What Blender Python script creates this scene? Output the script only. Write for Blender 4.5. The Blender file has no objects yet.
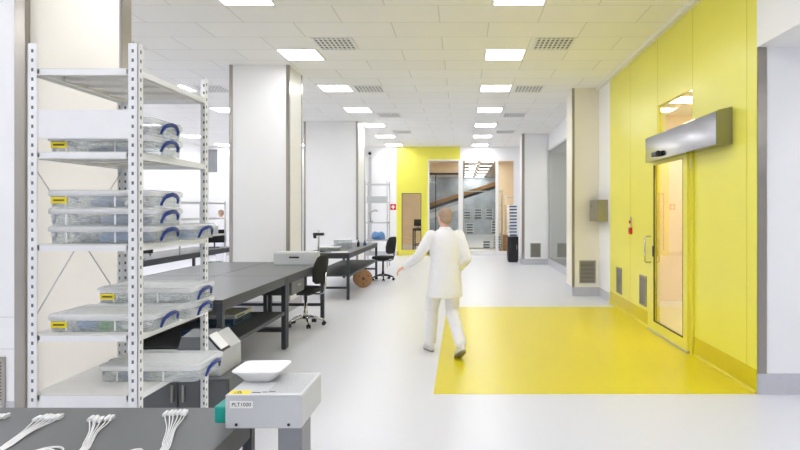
import bpy, bmesh, math, random
from mathutils import Vector, Matrix, Quaternion
random.seed(7)
S = bpy.context.scene
COL = S.collection
PI = math.pi
CH = 3.91          # ceiling height

# ------------------------------------------------------------------ materials
def nt(name):
    m = bpy.data.materials.new(name); m.use_nodes = True
    t = m.node_tree; t.nodes.clear()
    out = t.nodes.new('ShaderNodeOutputMaterial')
    return m, t, out
def srgb(r, g, b):
    f = lambda c: (c/255/12.92) if c/255 <= .04045 else ((c/255+.055)/1.055)**2.4
    return (f(r), f(g), f(b), 1)
def pm(name, col, rough=.5, metal=0, spec=.5, var=.03, scale=8, bump=0, stretch=None, coat=0):
    m, t, out = nt(name)
    b = t.nodes.new('ShaderNodeBsdfPrincipled')
    b.inputs['Roughness'].default_value = rough; b.inputs['Metallic'].default_value = metal
    b.inputs['Specular IOR Level'].default_value = spec
    b.inputs['Coat Weight'].default_value = coat
    tc = t.nodes.new('ShaderNodeTexCoord'); mp = t.nodes.new('ShaderNodeMapping')
    if stretch: mp.inputs['Scale'].default_value = stretch
    n = t.nodes.new('ShaderNodeTexNoise'); n.inputs['Scale'].default_value = scale; n.inputs['Detail'].default_value = 3
    t.links.new(tc.outputs['Object'], mp.inputs['Vector']); t.links.new(mp.outputs[0], n.inputs['Vector'])
    r = t.nodes.new('ShaderNodeValToRGB')
    c = srgb(*col)
    r.color_ramp.elements[0].position = .3; r.color_ramp.elements[1].position = .7
    r.color_ramp.elements[0].color = tuple(x*(1-var) for x in c[:3])+(1,)
    r.color_ramp.elements[1].color = tuple(min(1, x*(1+var)) for x in c[:3])+(1,)
    t.links.new(n.outputs['Fac'], r.inputs[0]); t.links.new(r.outputs[0], b.inputs['Base Color'])
    if bump:
        bp = t.nodes.new('ShaderNodeBump'); bp.inputs['Strength'].default_value = bump; bp.inputs['Distance'].default_value = .005
        t.links.new(n.outputs['Fac'], bp.inputs['Height']); t.links.new(bp.outputs[0], b.inputs['Normal'])
    t.links.new(b.outputs[0], out.inputs[0])
    return m
def emit(name, col, st):
    m, t, out = nt(name)
    e = t.nodes.new('ShaderNodeEmission'); e.inputs[0].default_value = srgb(*col); e.inputs[1].default_value = st
    t.links.new(e.outputs[0], out.inputs[0]); return m
def glass(name, tint=(250, 252, 250), refl=1.0, ior=1.5):
    m, t, out = nt(name)
    tr = t.nodes.new('ShaderNodeBsdfTransparent'); tr.inputs[0].default_value = srgb(*tint)
    gl = t.nodes.new('ShaderNodeBsdfGlossy'); gl.inputs['Roughness'].default_value = .01
    fr = t.nodes.new('ShaderNodeFresnel'); fr.inputs['IOR'].default_value = ior
    mu = t.nodes.new('ShaderNodeMath'); mu.operation = 'MULTIPLY'; mu.inputs[1].default_value = refl
    mx = t.nodes.new('ShaderNodeMixShader')
    ge = t.nodes.new('ShaderNodeNewGeometry'); bf = t.nodes.new('ShaderNodeMath'); bf.operation = 'SUBTRACT'; bf.inputs[0].default_value = 1
    m2 = t.nodes.new('ShaderNodeMath'); m2.operation = 'MULTIPLY'
    t.links.new(ge.outputs['Backfacing'], bf.inputs[1]); t.links.new(bf.outputs[0], m2.inputs[0]); t.links.new(mu.outputs[0], m2.inputs[1])
    t.links.new(fr.outputs[0], mu.inputs[0]); t.links.new(m2.outputs[0], mx.inputs[0])
    t.links.new(tr.outputs[0], mx.inputs[1]); t.links.new(gl.outputs[0], mx.inputs[2]); t.links.new(mx.outputs[0], out.inputs[0])
    return m
def frosted(name, alpha, col=(240, 242, 240)):
    """clear-cloudy plastic: part see-through, part white"""
    m, t, out = nt(name)
    tr = t.nodes.new('ShaderNodeBsdfTransparent'); tr.inputs[0].default_value = srgb(248, 250, 250)
    b = t.nodes.new('ShaderNodeBsdfPrincipled'); b.inputs['Base Color'].default_value = srgb(*col); b.inputs['Roughness'].default_value = .22
    n = t.nodes.new('ShaderNodeTexNoise'); n.inputs['Scale'].default_value = 14
    mr = t.nodes.new('ShaderNodeMapRange'); mr.inputs['To Min'].default_value = alpha-.07; mr.inputs['To Max'].default_value = alpha+.07
    mx = t.nodes.new('ShaderNodeMixShader')
    t.links.new(n.outputs['Fac'], mr.inputs['Value']); t.links.new(mr.outputs[0], mx.inputs[0])
    tl = t.nodes.new('ShaderNodeBsdfTranslucent'); tl.inputs[0].default_value = srgb(*col)
    m3 = t.nodes.new('ShaderNodeMixShader'); m3.inputs[0].default_value = .22
    t.links.new(b.outputs[0], m3.inputs[1]); t.links.new(tl.outputs[0], m3.inputs[2])
    t.links.new(tr.outputs[0], mx.inputs[1]); t.links.new(m3.outputs[0], mx.inputs[2]); t.links.new(mx.outputs[0], out.inputs[0])
    return m
def tiles(name):
    m, t, out = nt(name)
    b = t.nodes.new('ShaderNodeBsdfPrincipled'); b.inputs['Roughness'].default_value = .75; b.inputs['Specular IOR Level'].default_value = .25
    tc = t.nodes.new('ShaderNodeTexCoord'); mp = t.nodes.new('ShaderNodeMapping'); mp.inputs['Location'].default_value = (-.33, -.565, 0)
    br = t.nodes.new('ShaderNodeTexBrick'); br.offset = .5; br.offset_frequency = 2; br.squash = 1
    br.inputs['Scale'].default_value = 1; br.inputs['Brick Width'].default_value = 1.2; br.inputs['Row Height'].default_value = .6
    br.inputs['Mortar Size'].default_value = .0065; br.inputs['Mortar Smooth'].default_value = .3
    br.inputs['Color1'].default_value = srgb(250, 249, 247); br.inputs['Color2'].default_value = srgb(247, 246, 244); br.inputs['Mortar'].default_value = srgb(218, 217, 214)
    t.links.new(tc.outputs['Object'], mp.inputs[0]); t.links.new(mp.outputs[0], br.inputs['Vector'])
    t.links.new(br.outputs['Color'], b.inputs['Base Color']); t.links.new(b.outputs[0], out.inputs[0])
    return m
def perf(name, col, pitch, rad, dark=(40, 42, 44), rough=.4):
    """sheet metal with a grid of round holes (object x / y)"""
    m, t, out = nt(name)
    b = t.nodes.new('ShaderNodeBsdfPrincipled'); b.inputs['Roughness'].default_value = rough
    tc = t.nodes.new('ShaderNodeTexCoord'); vm = t.nodes.new('ShaderNodeVectorMath'); vm.operation = 'SCALE'; vm.inputs['Scale'].default_value = 1/pitch
    fr = t.nodes.new('ShaderNodeVectorMath'); fr.operation = 'FRACTION'
    sb = t.nodes.new('ShaderNodeVectorMath'); sb.operation = 'SUBTRACT'; sb.inputs[1].default_value = (.5, .5, 0)
    ml = t.nodes.new('ShaderNodeVectorMath'); ml.operation = 'MULTIPLY'; ml.inputs[1].default_value = (1, 1, 0)
    ln = t.nodes.new('ShaderNodeVectorMath'); ln.operation = 'LENGTH'
    lt = t.nodes.new('ShaderNodeMath'); lt.operation = 'LESS_THAN'; lt.inputs[1].default_value = rad/pitch
    mx = t.nodes.new('ShaderNodeMix'); mx.data_type = 'RGBA'
    mx.inputs[6].default_value = srgb(*col); mx.inputs[7].default_value = srgb(*dark)
    t.links.new(tc.outputs['Object'], vm.inputs[0]); t.links.new(vm.outputs[0], fr.inputs[0]); t.links.new(fr.outputs[0], sb.inputs[0])
    t.links.new(sb.outputs[0], ml.inputs[0]); t.links.new(ml.outputs[0], ln.inputs[0]); t.links.new(ln.outputs['Value'], lt.inputs[0])
    t.links.new(lt.outputs[0], mx.inputs[0]); t.links.new(mx.outputs[2], b.inputs['Base Color']); t.links.new(b.outputs[0], out.inputs[0])
    return m

M = {
 'white': pm('white wall panel', (243, 243, 244), .45, spec=.35, var=.012, scale=1.5),
 'warm': pm('cream wall panel', (241, 236, 222), .5, spec=.3, var=.012, scale=1.5),
 'beige': pm('warm beige plaster', (243, 224, 198), .6, var=.03, scale=2),
 'grey_wall': pm('grey wall panel', (212, 215, 213), .6, var=.03, scale=2),
 'bluegrey': pm('blue grey cladding', (202, 208, 214), .5, var=.25, scale=1.3),
 'ceiling': tiles('ceiling tiles'),
 'floor': pm('pale grey vinyl floor', (222, 223, 230), .32, spec=.4, var=.012, scale=60),
 'yfloor': pm('yellow vinyl floor', (226, 210, 28), .32, spec=.4, var=.02, scale=40),
 'yellow': pm('yellow wall panel', (237, 231, 92), .3, spec=.45, var=.012, scale=1.5),
 'yellow2': pm('yellow lacquered frame', (235, 229, 88), .3, spec=.5, var=.01),
 'yjoint': pm('yellow joint', (196, 184, 52), .6, var=.02),
 'ybase': pm('yellow vinyl skirting', (214, 198, 14), .35, var=.02, scale=20),
 'base': pm('grey vinyl skirting', (196, 197, 203), .4, var=.02, scale=20),
 'steel': pm('brushed steel', (168, 163, 155), .28, 1, var=.06, scale=5, stretch=(60, 60, 1)),
 'steelh': pm('brushed steel sheet', (150, 150, 153), .14, 1, var=.04, scale=5, stretch=(60, 1, 60)),
 'alu': pm('satin aluminium', (205, 205, 205), .35, .8, var=.03),
 'ventgrey': pm('vent grille steel', (168, 164, 156), .38, .7, var=.05),
 'ventmid': pm('ceiling vent recess', (140, 138, 134), .7, var=.04),
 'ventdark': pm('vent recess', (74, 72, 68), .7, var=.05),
 'lightframe': pm('light trim', (240, 240, 240), .4, var=.01),
 'lamp': emit('light panel', (251, 251, 253), 13), 'lampwarm': emit('warm light panel', (255, 240, 218), 28),
 'glass': glass('clear glazing', (240, 244, 242), 1.6),
 'glassgrey': glass('grey tinted glazing', (236, 240, 240), 1.2),
 'rack': pm('light grey powder coat', (240, 241, 242), .4, var=.015),
 'rackdeck': pm('galvanised shelf deck', (226, 225, 220), .42, 0, var=.03),
 'slot': pm('slot shadow', (112, 114, 118), .8, var=.05),
 'plastic': frosted('cloudy plastic', .25, (252, 253, 253)),
 'plasticlid': frosted('cloudy plastic lid', .6, (253, 253, 253)),
 'rim': frosted('white plastic rim', .9, (253, 253, 254)), 'clear': frosted('clear plastic', .22),
 'blue': pm('blue handle plastic', (22, 52, 128), .35, var=.04),
 'ylabel': pm('yellow label', (245, 222, 40), .5, var=.01),
 'ink': pm('label ink', (40, 40, 36), .6, var=.02),
 'bagblue': pm('blue plastic film', (96, 144, 200), .35, var=.3, scale=25, bump=.4),
 'baggrey': pm('grey antistatic film', (130, 146, 178), .35, 0, var=.25, scale=25, bump=.4),
 'bagwhite': pm('white foam wrap', (240, 241, 242), .5, var=.08, scale=25, bump=.4),
 'green': pm('green circuit parts', (20, 150, 40), .4, var=.15, scale=40),
 'top': pm('grey laminate worktop', (98, 100, 102), .36, spec=.55, var=.02, scale=30),
 'topedge': pm('dark worktop edge', (58, 60, 63), .45, var=.03),
 'frame': pm('charcoal powder coat', (52, 56, 62), .45, var=.04),
 'shelfdark': pm('dark laminate shelf', (66, 68, 70), .5, var=.04),
 'drawer': pm('grey drawer front', (92, 95, 98), .45, var=.03),
 'black': pm('black plastic', (26, 27, 29), .45, var=.05),
 'fabric': pm('black upholstery', (34, 35, 38), .85, var=.15, scale=120, bump=.3),
 'chrome': pm('chrome', (214, 214, 216), .12, 1, var=.02),
 'card': pm('brown hardboard', (172, 130, 96), .7, var=.12, scale=14),
 'carddark': pm('reel core', (108, 74, 50), .8, var=.1),
 'red': pm('red lacquer', (206, 38, 34), .35, var=.03),
 'wcross': pm('white sign print', (245, 245, 245), .5, var=.005),
 'devgrey': pm('light grey device housing', (203, 205, 207), .42, var=.012, scale=20),
 'devtop': perf('perforated device lid', (202, 204, 206), .0075, .0022, (120, 123, 126)),
 'devplain': pm('device lid', (204, 206, 208), .42, var=.01),
 'postgrey': pm('grey steel post', (142, 144, 148), .4, .5, var=.05, scale=6),
 'dish': pm('white porcelain plastic', (250, 250, 250), .3, var=.004),
 'teal': pm('teal plastic', (24, 160, 146), .4, var=.04),
 'prdark': pm('dark grey printer lid', (92, 96, 100), .4, var=.03),
 'prlight': pm('light grey printer body', (190, 193, 196), .4, var=.02),
 'screen': pm('pale display', (238, 240, 242), .2, var=.01),
 'cable': pm('white cable sheath', (240, 240, 240), .4, var=.01),
 'paper': pm('paper', (238, 238, 236), .8, var=.01),
 'bookblue': pm('blue cover', (60, 92, 128), .5, var=.06),
 'wood': pm('oak board', (196, 150, 104), .55, var=.12, scale=6, stretch=(1, 12, 1)),
 'orange': pm('ochre beam', (176, 128, 66), .5, var=.15, scale=4),
 'dark': pm('dark steel', (44, 44, 46), .4, .4, var=.05),
 'skin': pm('skin', (226, 178, 156), .5, var=.04, scale=30),
 'hair': pm('sandy grey hair', (176, 150, 130), .75, var=.2, scale=70, bump=.6),
 'coat': pm('white work coat', (247, 247, 251), .8, var=.02, scale=30, bump=.15),
 'trouser': pm('white work trousers', (240, 240, 246), .8, var=.02, scale=30, bump=.15),
 'shoe': pm('white work shoe', (226, 224, 220), .5, var=.02),
 'sole': pm('grey shoe sole', (150, 146, 140), .7, var=.04),
 'eye': pm('eye', (40, 36, 34), .2, var=.02),
 'lip': pm('lip', (196, 120, 110), .5, var=.02),
}

# ------------------------------------------------------------------ mesh helpers
class MB:
    def __init__(s, *mats):
        s.bm = bmesh.new(); s.mats = list(mats) or ['white']
    def _mi(s, geom, mi, smooth=False):
        for f in geom:
            f.material_index = mi; f.smooth = smooth
    def box(s, x0, x1, y0, y1, z0, z1, mi=0, bev=0, rot=None, seg=2):
        n0 = set(s.bm.faces)
        c = Vector(((x0+x1)/2, (y0+y1)/2, (z0+z1)/2))
        r = bmesh.ops.create_cube(s.bm, size=1)
        for v in r['verts']: v.co = Vector((v.co.x*(x1-x0), v.co.y*(y1-y0), v.co.z*(z1-z0)))
        if bev:
            es = list({e for v in r['verts'] for e in v.link_edges})
            bmesh.ops.bevel(s.bm, geom=es, offset=bev, segments=seg, profile=.5, affect='EDGES')
        fs = [f for f in s.bm.faces if f not in n0]
        vs = {v for f in fs for v in f.verts}
        for v in vs: v.co = (rot @ v.co if rot else v.co)+c
        s._mi(fs, mi, False)
        return s
    def tube(s, pts, r, mi=0, n=10, cap=True, close=False):
        pts = [Vector(p) for p in pts]
        rs = r if isinstance(r, (list, tuple)) else [r]*len(pts)
        rings = []; ref = None
        for i, p in enumerate(pts):
            a = pts[(i-1) % len(pts)] if (i > 0 or close) else p
            b = pts[(i+1) % len(pts)] if (i < len(pts)-1 or close) else p
            t = (b-a).normalized()
            if ref is None:
                ref = t.cross(Vector((0, 0, 1)) if abs(t.z) < .9 else Vector((1, 0, 0))).normalized()
            ref = (ref-t*ref.dot(t)).normalized(); u = t.cross(ref)
            rings.append([s.bm.verts.new(p+(ref*math.cos(2*PI*k/n)+u*math.sin(2*PI*k/n))*rs[i]) for k in range(n)])
        m = len(rings)
        for i in range(m if close else m-1):
            A, B = rings[i], rings[(i+1) % m]
            for k in range(n):
                f = s.bm.faces.new((A[k], A[(k+1) % n], B[(k+1) % n], B[k])); f.material_index = mi; f.smooth = True
        if cap and not close:
            for R in (rings[0][::-1], rings[-1]):
                f = s.bm.faces.new(R); f.material_index = mi
        return s
    def loft(s, rings, mi=0, cap=True, smooth=True):
        R = [[s.bm.verts.new(p) for p in r] for r in rings]; n = len(R[0])
        for A, B in zip(R, R[1:]):
            for k in range(n):
                f = s.bm.faces.new((A[k], A[(k+1) % n], B[(k+1) % n], B[k])); f.material_index = mi; f.smooth = smooth
        if cap:
            for q in (R[0][::-1], R[-1]):
                f = s.bm.faces.new(q); f.material_index = mi
        return s
    def lathe(s, prof, c=(0, 0, 0), n=24, mi=0, axis='z', cap=True):
        c = Vector(c); rings = []
        for r, h in prof:
            ring = []
            for k in range(n):
                a = 2*PI*k/n; p = Vector((r*math.cos(a), r*math.sin(a), h))
                if axis == 'x': p = Vector((p.z, p.x, p.y))
                if axis == 'y': p = Vector((p.y, p.z, p.x))
                ring.append(c+p)
            rings.append(ring)
        return s.loft(rings, mi, cap)
    def ball(s, c, rx, ry=None, rz=None, mi=0, n=16):
        ry = ry or rx; rz = rz or rx; n0 = set(s.bm.faces)
        r = bmesh.ops.create_uvsphere(s.bm, u_segments=n, v_segments=max(6, n//2), radius=1)
        for v in r['verts']: v.co = Vector((v.co.x*rx, v.co.y*ry, v.co.z*rz))+Vector(c)
        s._mi([f for f in s.bm.faces if f not in n0], mi, True); return s
    def quad(s, a, b, c, d, mi=0):
        f = s.bm.faces.new([s.bm.verts.new(p) for p in (a, b, c, d)]); f.material_index = mi; return s
    def prism(s, poly, z0, z1, mi=0):
        return s.loft([[(x, y, z0) for x, y in poly], [(x, y, z1) for x, y in poly]], mi, smooth=False)
    def mesh(s, name):
        bmesh.ops.recalc_face_normals(s.bm, faces=s.bm.faces)
        me = bpy.data.meshes.new(name); s.bm.to_mesh(me); s.bm.free()
        for m in s.mats: me.materials.append(M[m])
        return me
    def obj(s, name, parent=None, loc=(0, 0, 0), rz=0):
        o = bpy.data.objects.new(name, s.mesh(name)); COL.objects.link(o)
        o.parent = parent; o.location = loc; o.rotation_euler = (0, 0, rz); return o
def tag(o, label, cat, group=None):
    o['label'] = label; o['category'] = cat
    if group: o['group'] = group
    return o
def thing(name, label, cat, loc=(0, 0, 0), rz=0, group=None):
    o = bpy.data.objects.new(name, None); COL.objects.link(o); o.empty_display_size = .1
    o.location = loc; o.rotation_euler = (0, 0, rz); return tag(o, label, cat, group)
def struct(name, mb, parent=None):
    o = mb.obj(name, parent)
    if parent is None: o['kind'] = 'structure'
    return o
KIDS = {}
def dup(root, loc, rz=0, label=None, group=None):
    def cp(o, par):
        c = o.copy(); COL.objects.link(c)
        if par is not None: c.parent = par
        for ch in [x for x in KIDS.get(o.name) or list(o.children)]: cp(ch, c)
        return c
    r = cp(root, None); r.location = loc; r.rotation_euler = (0, 0, rz)
    if label: r['label'] = label
    if group: r['group'] = group
    return r
def rrect(cx, cy, hx, hy, r, z, n=5):
    out = []
    for (sx, sy, a0) in ((1, 1, 0), (-1, 1, PI/2), (-1, -1, PI), (1, -1, 1.5*PI)):
        for k in range(n):
            a = a0+PI/2*k/(n-1)
            out.append((cx+sx*(hx-r)+r*math.cos(a), cy+sy*(hy-r)+r*math.sin(a), z))
    return out
ORD = ['nearest', 'second', 'third', 'fourth', 'fifth', 'sixth', 'seventh', 'eighth', 'ninth', 'tenth', 'eleventh', 'twelfth']

# ------------------------------------------------------------------ the setting
XR, XL, YB = 2.575, -9.3, 21.0
struct('floor', MB('floor').box(XL, 6.2, -8, 46, -.1, 0))
struct('floor_inlay', MB('yfloor').box(-.25, XR, 5.11, 9.75, 0, .0025))
struct('ceiling', MB('ceiling').box(XL, XR+.1, -8, YB+.2, CH, CH+.1))
struct('wall_left', MB('white').box(XL-.1, XL, -8, YB, 0, CH))
struct('wall_back', MB('white').box(XL, 6.2, -8.1, -8, 0, CH))

# right-hand yellow wall with the opening for the sliding door and a transom
w = MB('yellow', 'yjoint')
DY0, DY1 = 6.535, 7.7
w.box(XR, XR+.1, 5.11, 6.535, 0, CH)
w.box(XR, XR+.1, 7.9, 10.17, 0, CH)
w.box(XR, XR+.1, 6.535, 7.9, 2.25, 2.42)
w.box(XR, XR+.1, 7.7, 7.9, 2.42, 2.99)
w.box(XR, XR+.1, 6.535, 7.9, 2.99, CH)
for y in (5.29, 6.535, 7.705, 8.95): w.box(XR-.0008, XR+.002, y-.003, y+.003, .21, CH, 1)
struct('wall_right', w)
struct('wall_right_far', MB('white').box(XR, XR+.1, 10.17, 11.02, 0, CH).box(XR, XR+.1, 18.2, YB, 0, CH))
g = MB('white')
g.box(XR, XR+.1, 11.6, 17.55, 3.42, CH).box(XR, XR+.1, 11.6, 17.55, 0, .17)
struct('wall_right_glazed', g)
win = struct('window_1', MB('alu').box(XR+.005, XR+.06, 11.6, 17.55, .17, .21).box(XR+.005, XR+.06, 11.6, 17.55, 3.37, 3.42)
             .box(XR+.005, XR+.06, 17.46, 17.5, .17, 3.42).box(XR+.005, XR+.06, 11.66, 11.7, .17, 3.42))
MB('glassgrey').box(XR+.025, XR+.035, 11.68, 17.48, .2, 3.38).obj('pane', win)
# room behind that window
struct('wall_side_room', MB('grey_wall').box(4.6, 4.7, 10.5, 20, 0, CH).box(XR+.1, 4.7, 20, 20.1, 0, CH).box(XR+.1, 4.7, 10.6, 10.7, 0, CH))
struct('ceiling_side_room', MB('white').box(XR+.1, 4.7, 10.6, 20.1, 3.6, 3.7))
# upper wall and low soffit of the alcove in front of the yellow wall
struct('wall_alcove', MB('white').box(XR+.08, 6.2, 5.11, 5.21, 0, CH).box(6.1, 6.2, -8, 5.11, 0, CH))
struct('wall_bulkhead', MB('white').box(XR, XR+.12, -8, 5.11, 3.03, CH))
struct('ceiling_alcove', MB('white').box(XR+.12, 6.1, -8, 5.11, 3.03, 3.12))
# corner guards
def guard(name, x0, x1, y0, y1, z0=.18, z1=CH): struct(name, MB('steel').box(x0, x1, y0, y1, z0, z1))
guard('trim_1', XR+.004, XR+.082, 5.1, 5.112, .18, 3.03)
# top trim of yellow wall
struct('trim_2', MB('lightframe').box(XR-.07, XR, 5.11, 11.0, CH-.045, CH))
# piers on the right
def pier(name, x0, x1, y0, y1, mat='warm', base=True):
    c = struct(name, MB(mat).box(x0, x1, y0, y1, 0, CH))
    if base:
        b = MB('base').box(x0-.006, x1, y0-.006, y1, .0, .17)
        struct('baseboard_'+name.split('_', 1)[1], b)
    return c
pier('column_right_near', 2.08, XR+.1, 11.0, 11.64)
pier('column_right_far', 1.80, XR+.1, 17.5, 18.2, 'white')
guard('trim_3', 2.077, 2.115, 10.993, 11.0, .17); guard('trim_4', 2.073, 2.08, 10.993, 11.05, .17)
guard('trim_5', 1.797, 1.87, 17.493, 17.5, .17); guard('trim_6', 1.793, 1.80, 17.493, 17.57, .17)
# columns on the left
pier('column_left_near', -4.3, -3.29, 4.4, 5.2, 'white')
pier('column_left_recessed', -3.29, -2.592, 4.46, 4.57, 'warm', False)
pier('column_left_middle', -3.67, -2.735, 9.25, 10.0, 'white')
pier('column_left_far', -4.08, -2.69, 15.1, 16.15, 'white')
guard('trim_7', -3.362, -3.288, 4.393, 4.4, 0); guard('trim_8', -3.29, -3.283, 4.393, 4.45, 0)
guard('trim_9', -2.609, -2.588, 4.453, 4.46, 0); guard('trim_10', -2.592, -2.585, 4.453, 4.575, 0)
for i, (x, y, s) in enumerate(((-3.67, 9.25, 1), (-2.735, 9.25, -1), (-4.08, 15.1, 1), (-2.69, 15.1, -1))):
    guard('trim_%d' % (11+2*i), *sorted((x-.004*s, x+.045*s)), y-.007, y, .17)
    guard('trim_%d' % (12+2*i), *sorted((x-.007*s, x)), y-.007, y+.04, .17)
guard('trim_19', -2.735, -2.728, 9.95, 10.004, .17); guard('trim_20', -2.69, -2.683, 16.09, 16.154, .17)
struct('trim_21', MB('base').box(-4.3, -3.365, 4.3985, 4.4, .8, .804).box(-4.3, -3.365, 4.3985, 4.4, .56, .564))
# skirtings
b = MB('ybase')
for y0, y1 in ((5.11, 6.48), (7.95, 10.17)):
    b.loft([[(XR, y, 0), (XR-.035, y, .0025), (XR-.018, y, .012), (XR-.008, y, .03), (XR-.006, y, .21), (XR, y, .21)] for y in (y0, y1)], smooth=False)
struct('baseboard_yellow', b)
struct('baseboard_right', MB('base').box(XR-.006, XR, 10.17, 11.0, 0, .17).box(XR-.006, XR, 11.64, 17.5, 0, .17).box(XR+.001, 6.1, 5.099, 5.1095, 0, .18))
struct('baseboard_left', MB('base').box(XL, -2.36, YB-.006, YB, 0, .15).box(XL, XL+.006, -8, YB, 0, .15))

# far wall: white left of the yellow field, yellow panel with a door, glazed screen
GX0, GX1 = -1.22, 1.90
struct('wall_far_white', MB('white').box(XL, -2.35, YB, YB+.12, 0, CH).box(-.07, XR+.1, YB, YB+.12, 3.45, CH).box(GX1, XR+.1, YB, YB+.12, 0, 3.45))
struct('wall_far_yellow', MB('yellow').box(-2.35, -2.19, YB, YB+.12, 0, CH).box(-1.42, GX0, YB, YB+.12, 0, 3.45)
       .box(-2.19, -1.42, YB, YB+.12, 2.27, 3.45).box(-2.19, -.07, YB, YB+.12, 3.45, CH))
struct('baseboard_far', MB('ybase').box(-2.35, -2.19, YB-.008, YB, 0, .15).box(-1.42, GX0, YB-.008, YB, 0, .15))
d2 = struct('door_2', MB('yellow2').box(-2.27, -2.15, YB-.03, YB+.1, 0, 2.35).box(-1.47, -1.35, YB-.03, YB+.1, 0, 2.35)
            .box(-2.15, -1.47, YB-.03, YB+.1, 2.23, 2.35).box(-2.15, -1.47, YB-.03, YB+.05, .02, .2))
MB('glass').box(-2.15, -1.47, YB+.01, YB+.02, .2, 2.23).obj('pane', d2)
MB('dark').box(-2.16, -2.14, YB-.035, YB-.005, .2, 2.23).box(-1.48, -1.46, YB-.035, YB-.005, .2, 2.23).box(-2.16, -1.46, YB-.035, YB-.005, 2.22, 2.24).obj('gasket', d2)
MB('steel').tube([(-1.41, YB-.03, 1.0), (-1.41, YB-.08, 1.0), (-1.52, YB-.08, 1.0)], .01).obj('handle', d2)
w2 = struct('window_2', MB('lightframe').box(GX0, GX0+.05, YB, YB+.08, 0, 3.45).box(GX1-.05, GX1, YB, YB+.08, 0, 3.45)
            .box(GX0, GX1, YB, YB+.08, 3.4, 3.45).box(GX0, GX1, YB, YB+.08, 0, .16)
            .box(-.13, .03, YB, YB+.08, .16, 3.4).box(1.2, 1.31, YB, YB+.08, .16, 3.4))
for a, b_ in ((GX0+.05, -.13), (.03, 1.2), (1.31, GX1-.05)): MB('glass').box(a, b_, YB+.035, YB+.045, .16, 3.4).obj('pane', w2)

# room beyond the glazed screen
YR = 28.0
struct('wall_beyond', MB('beige').box(-4.2, -1.58, YR, YR+.1, 0, CH).box(-1.58, .02, YR, YR+.1, 3.37, CH).box(1.62, 5, YR, YR+.1, 0, CH).box(-4.3, -4.2, YB+.12, YR, 0, CH).box(5, 5.1, YB+.12, YR, 0, CH))
struct('ceiling_beyond', MB('beige').box(-4.3, 5.1, YB+.2, 46, CH, CH+.1))
struct('wall_hall', MB('bluegrey').box(-6, 6, 40, 40.1, 0, CH).box(-6, -5.9, YR+.1, 40, 0, CH).box(5.9, 6, YR+.1, 40, 0, CH))
struct('door_3', MB('dark').box(-1.62, -1.55, YR-.05, YR+.12, 0, 3.4).box(-.06, .02, YR-.05, YR+.12, 0, 3.4).box(-1.62, .02, YR-.05, YR+.12, 3.34, 3.42).box(-1.28, -1.24, YR, YR+.05, 0, 3.34))
# side room behind the yellow sliding door
struct('wall_anteroom', MB('beige', 'orange').box(4.5, 4.6, 5.25, 10.5, 0, 3.3).box(XR+.1, 4.6, 10.4, 10.5, 0, 3.3).box(XR+.1, 4.6, 5.22, 5.3, 0, 3.3)
       .box(4.485, 4.5, 5.3, 10.4, .78, 1.02, 1))
struct('ceiling_anteroom', MB('white').box(XR+.1, 4.6, 5.22, 10.5, 3.3, 3.4))

# ------------------------------------------------------------------ yellow sliding door
LY0, LY1 = 6.55, 7.94
X0 = XR-.055
d1 = struct('door_1', MB('yellow2').box(X0, XR-.012, LY0, LY0+.12, .03, 2.26).box(X0, XR-.012, LY1-.24, LY1, .03, 2.26)
            .box(X0, XR-.012, LY0+.12, LY1-.24, .03, .15).box(X0, XR-.012, LY0+.12, LY1-.24, 2.2, 2.26))
MB('glass').box(X0+.02, X0+.028, LY0+.12, LY1-.24, .15, 2.2).obj('pane', d1)
MB('black').box(X0-.001, X0+.012, LY0+.12, LY0+.135, .15, 2.2).box(X0-.001, X0+.012, LY1-.255, LY1-.24, .15, 2.2).box(X0-.001, X0+.012, LY0+.12, LY1-.24, .15, .165).obj('gasket', d1)
MB('alu').box(X0-.004, XR-.01, LY0, LY1, .004, .032).obj('bottom_seal', d1)
yy = LY1-.12
MB('chrome').tube([(X0, yy, 1.26), (X0-.06, yy, 1.26), (X0-.075, yy, 1.245), (X0-.075, yy, .93), (X0-.06, yy, .915), (X0, yy, .915)], .011).obj('handle', d1)
MB('black').box(X0-.006, X0, LY1-.27, LY1-.2, 1.0, 1.14, bev=.004).obj('lock', d1)
fr = MB('yellow2').box(XR-.03, XR-.001, DY0-.045, DY0, 0.003, 2.26).obj('frame', d1)
MB('alu').box(XR-.035, XR-.005, DY0-.043, DY0-.023, 2.05, 2.2).obj('hinge', d1)
wt = struct('window_3', MB('yellow2').box(XR+.0, XR+.05, DY0, DY0+.012, 2.42, 2.99).box(XR, XR+.05, DY1-.012, DY1, 2.42, 2.99).box(XR, XR+.05, DY0, DY1, 2.978, 2.99))
MB('glass').box(XR+.02, XR+.026, DY0, DY1, 2.42, 2.99).obj('pane', wt)
op = thing('door_operator', 'long stainless steel sliding door operator box above the yellow glazed door', 'door operator', (XR, 5.57, 2.24))
prof = [(-.001, 0), (-.157, -.005), (-.157, .31), (-.13, .325), (-.001, .355)]
MB('steelh').loft([[(x, y, z) for x, z in prof] for y in (0, 2.14)], smooth=False).obj('housing', op)
MB('steelh').loft([[(x*.98, y, z*.98+.003) for x, z in prof] for y in (-.004, -.0005)], smooth=False).obj('end_cap', op)
MB('black').lathe([(.02, 0), (.032, .006), (.034, .09), (.02, .1)], (-.185, 1.52, .065), 16, axis='y').obj('sensor', op)
MB('dark').box(-.2, -.156, 1.63, 1.78, .035, .095, bev=.012).obj('sensor', op)

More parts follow.
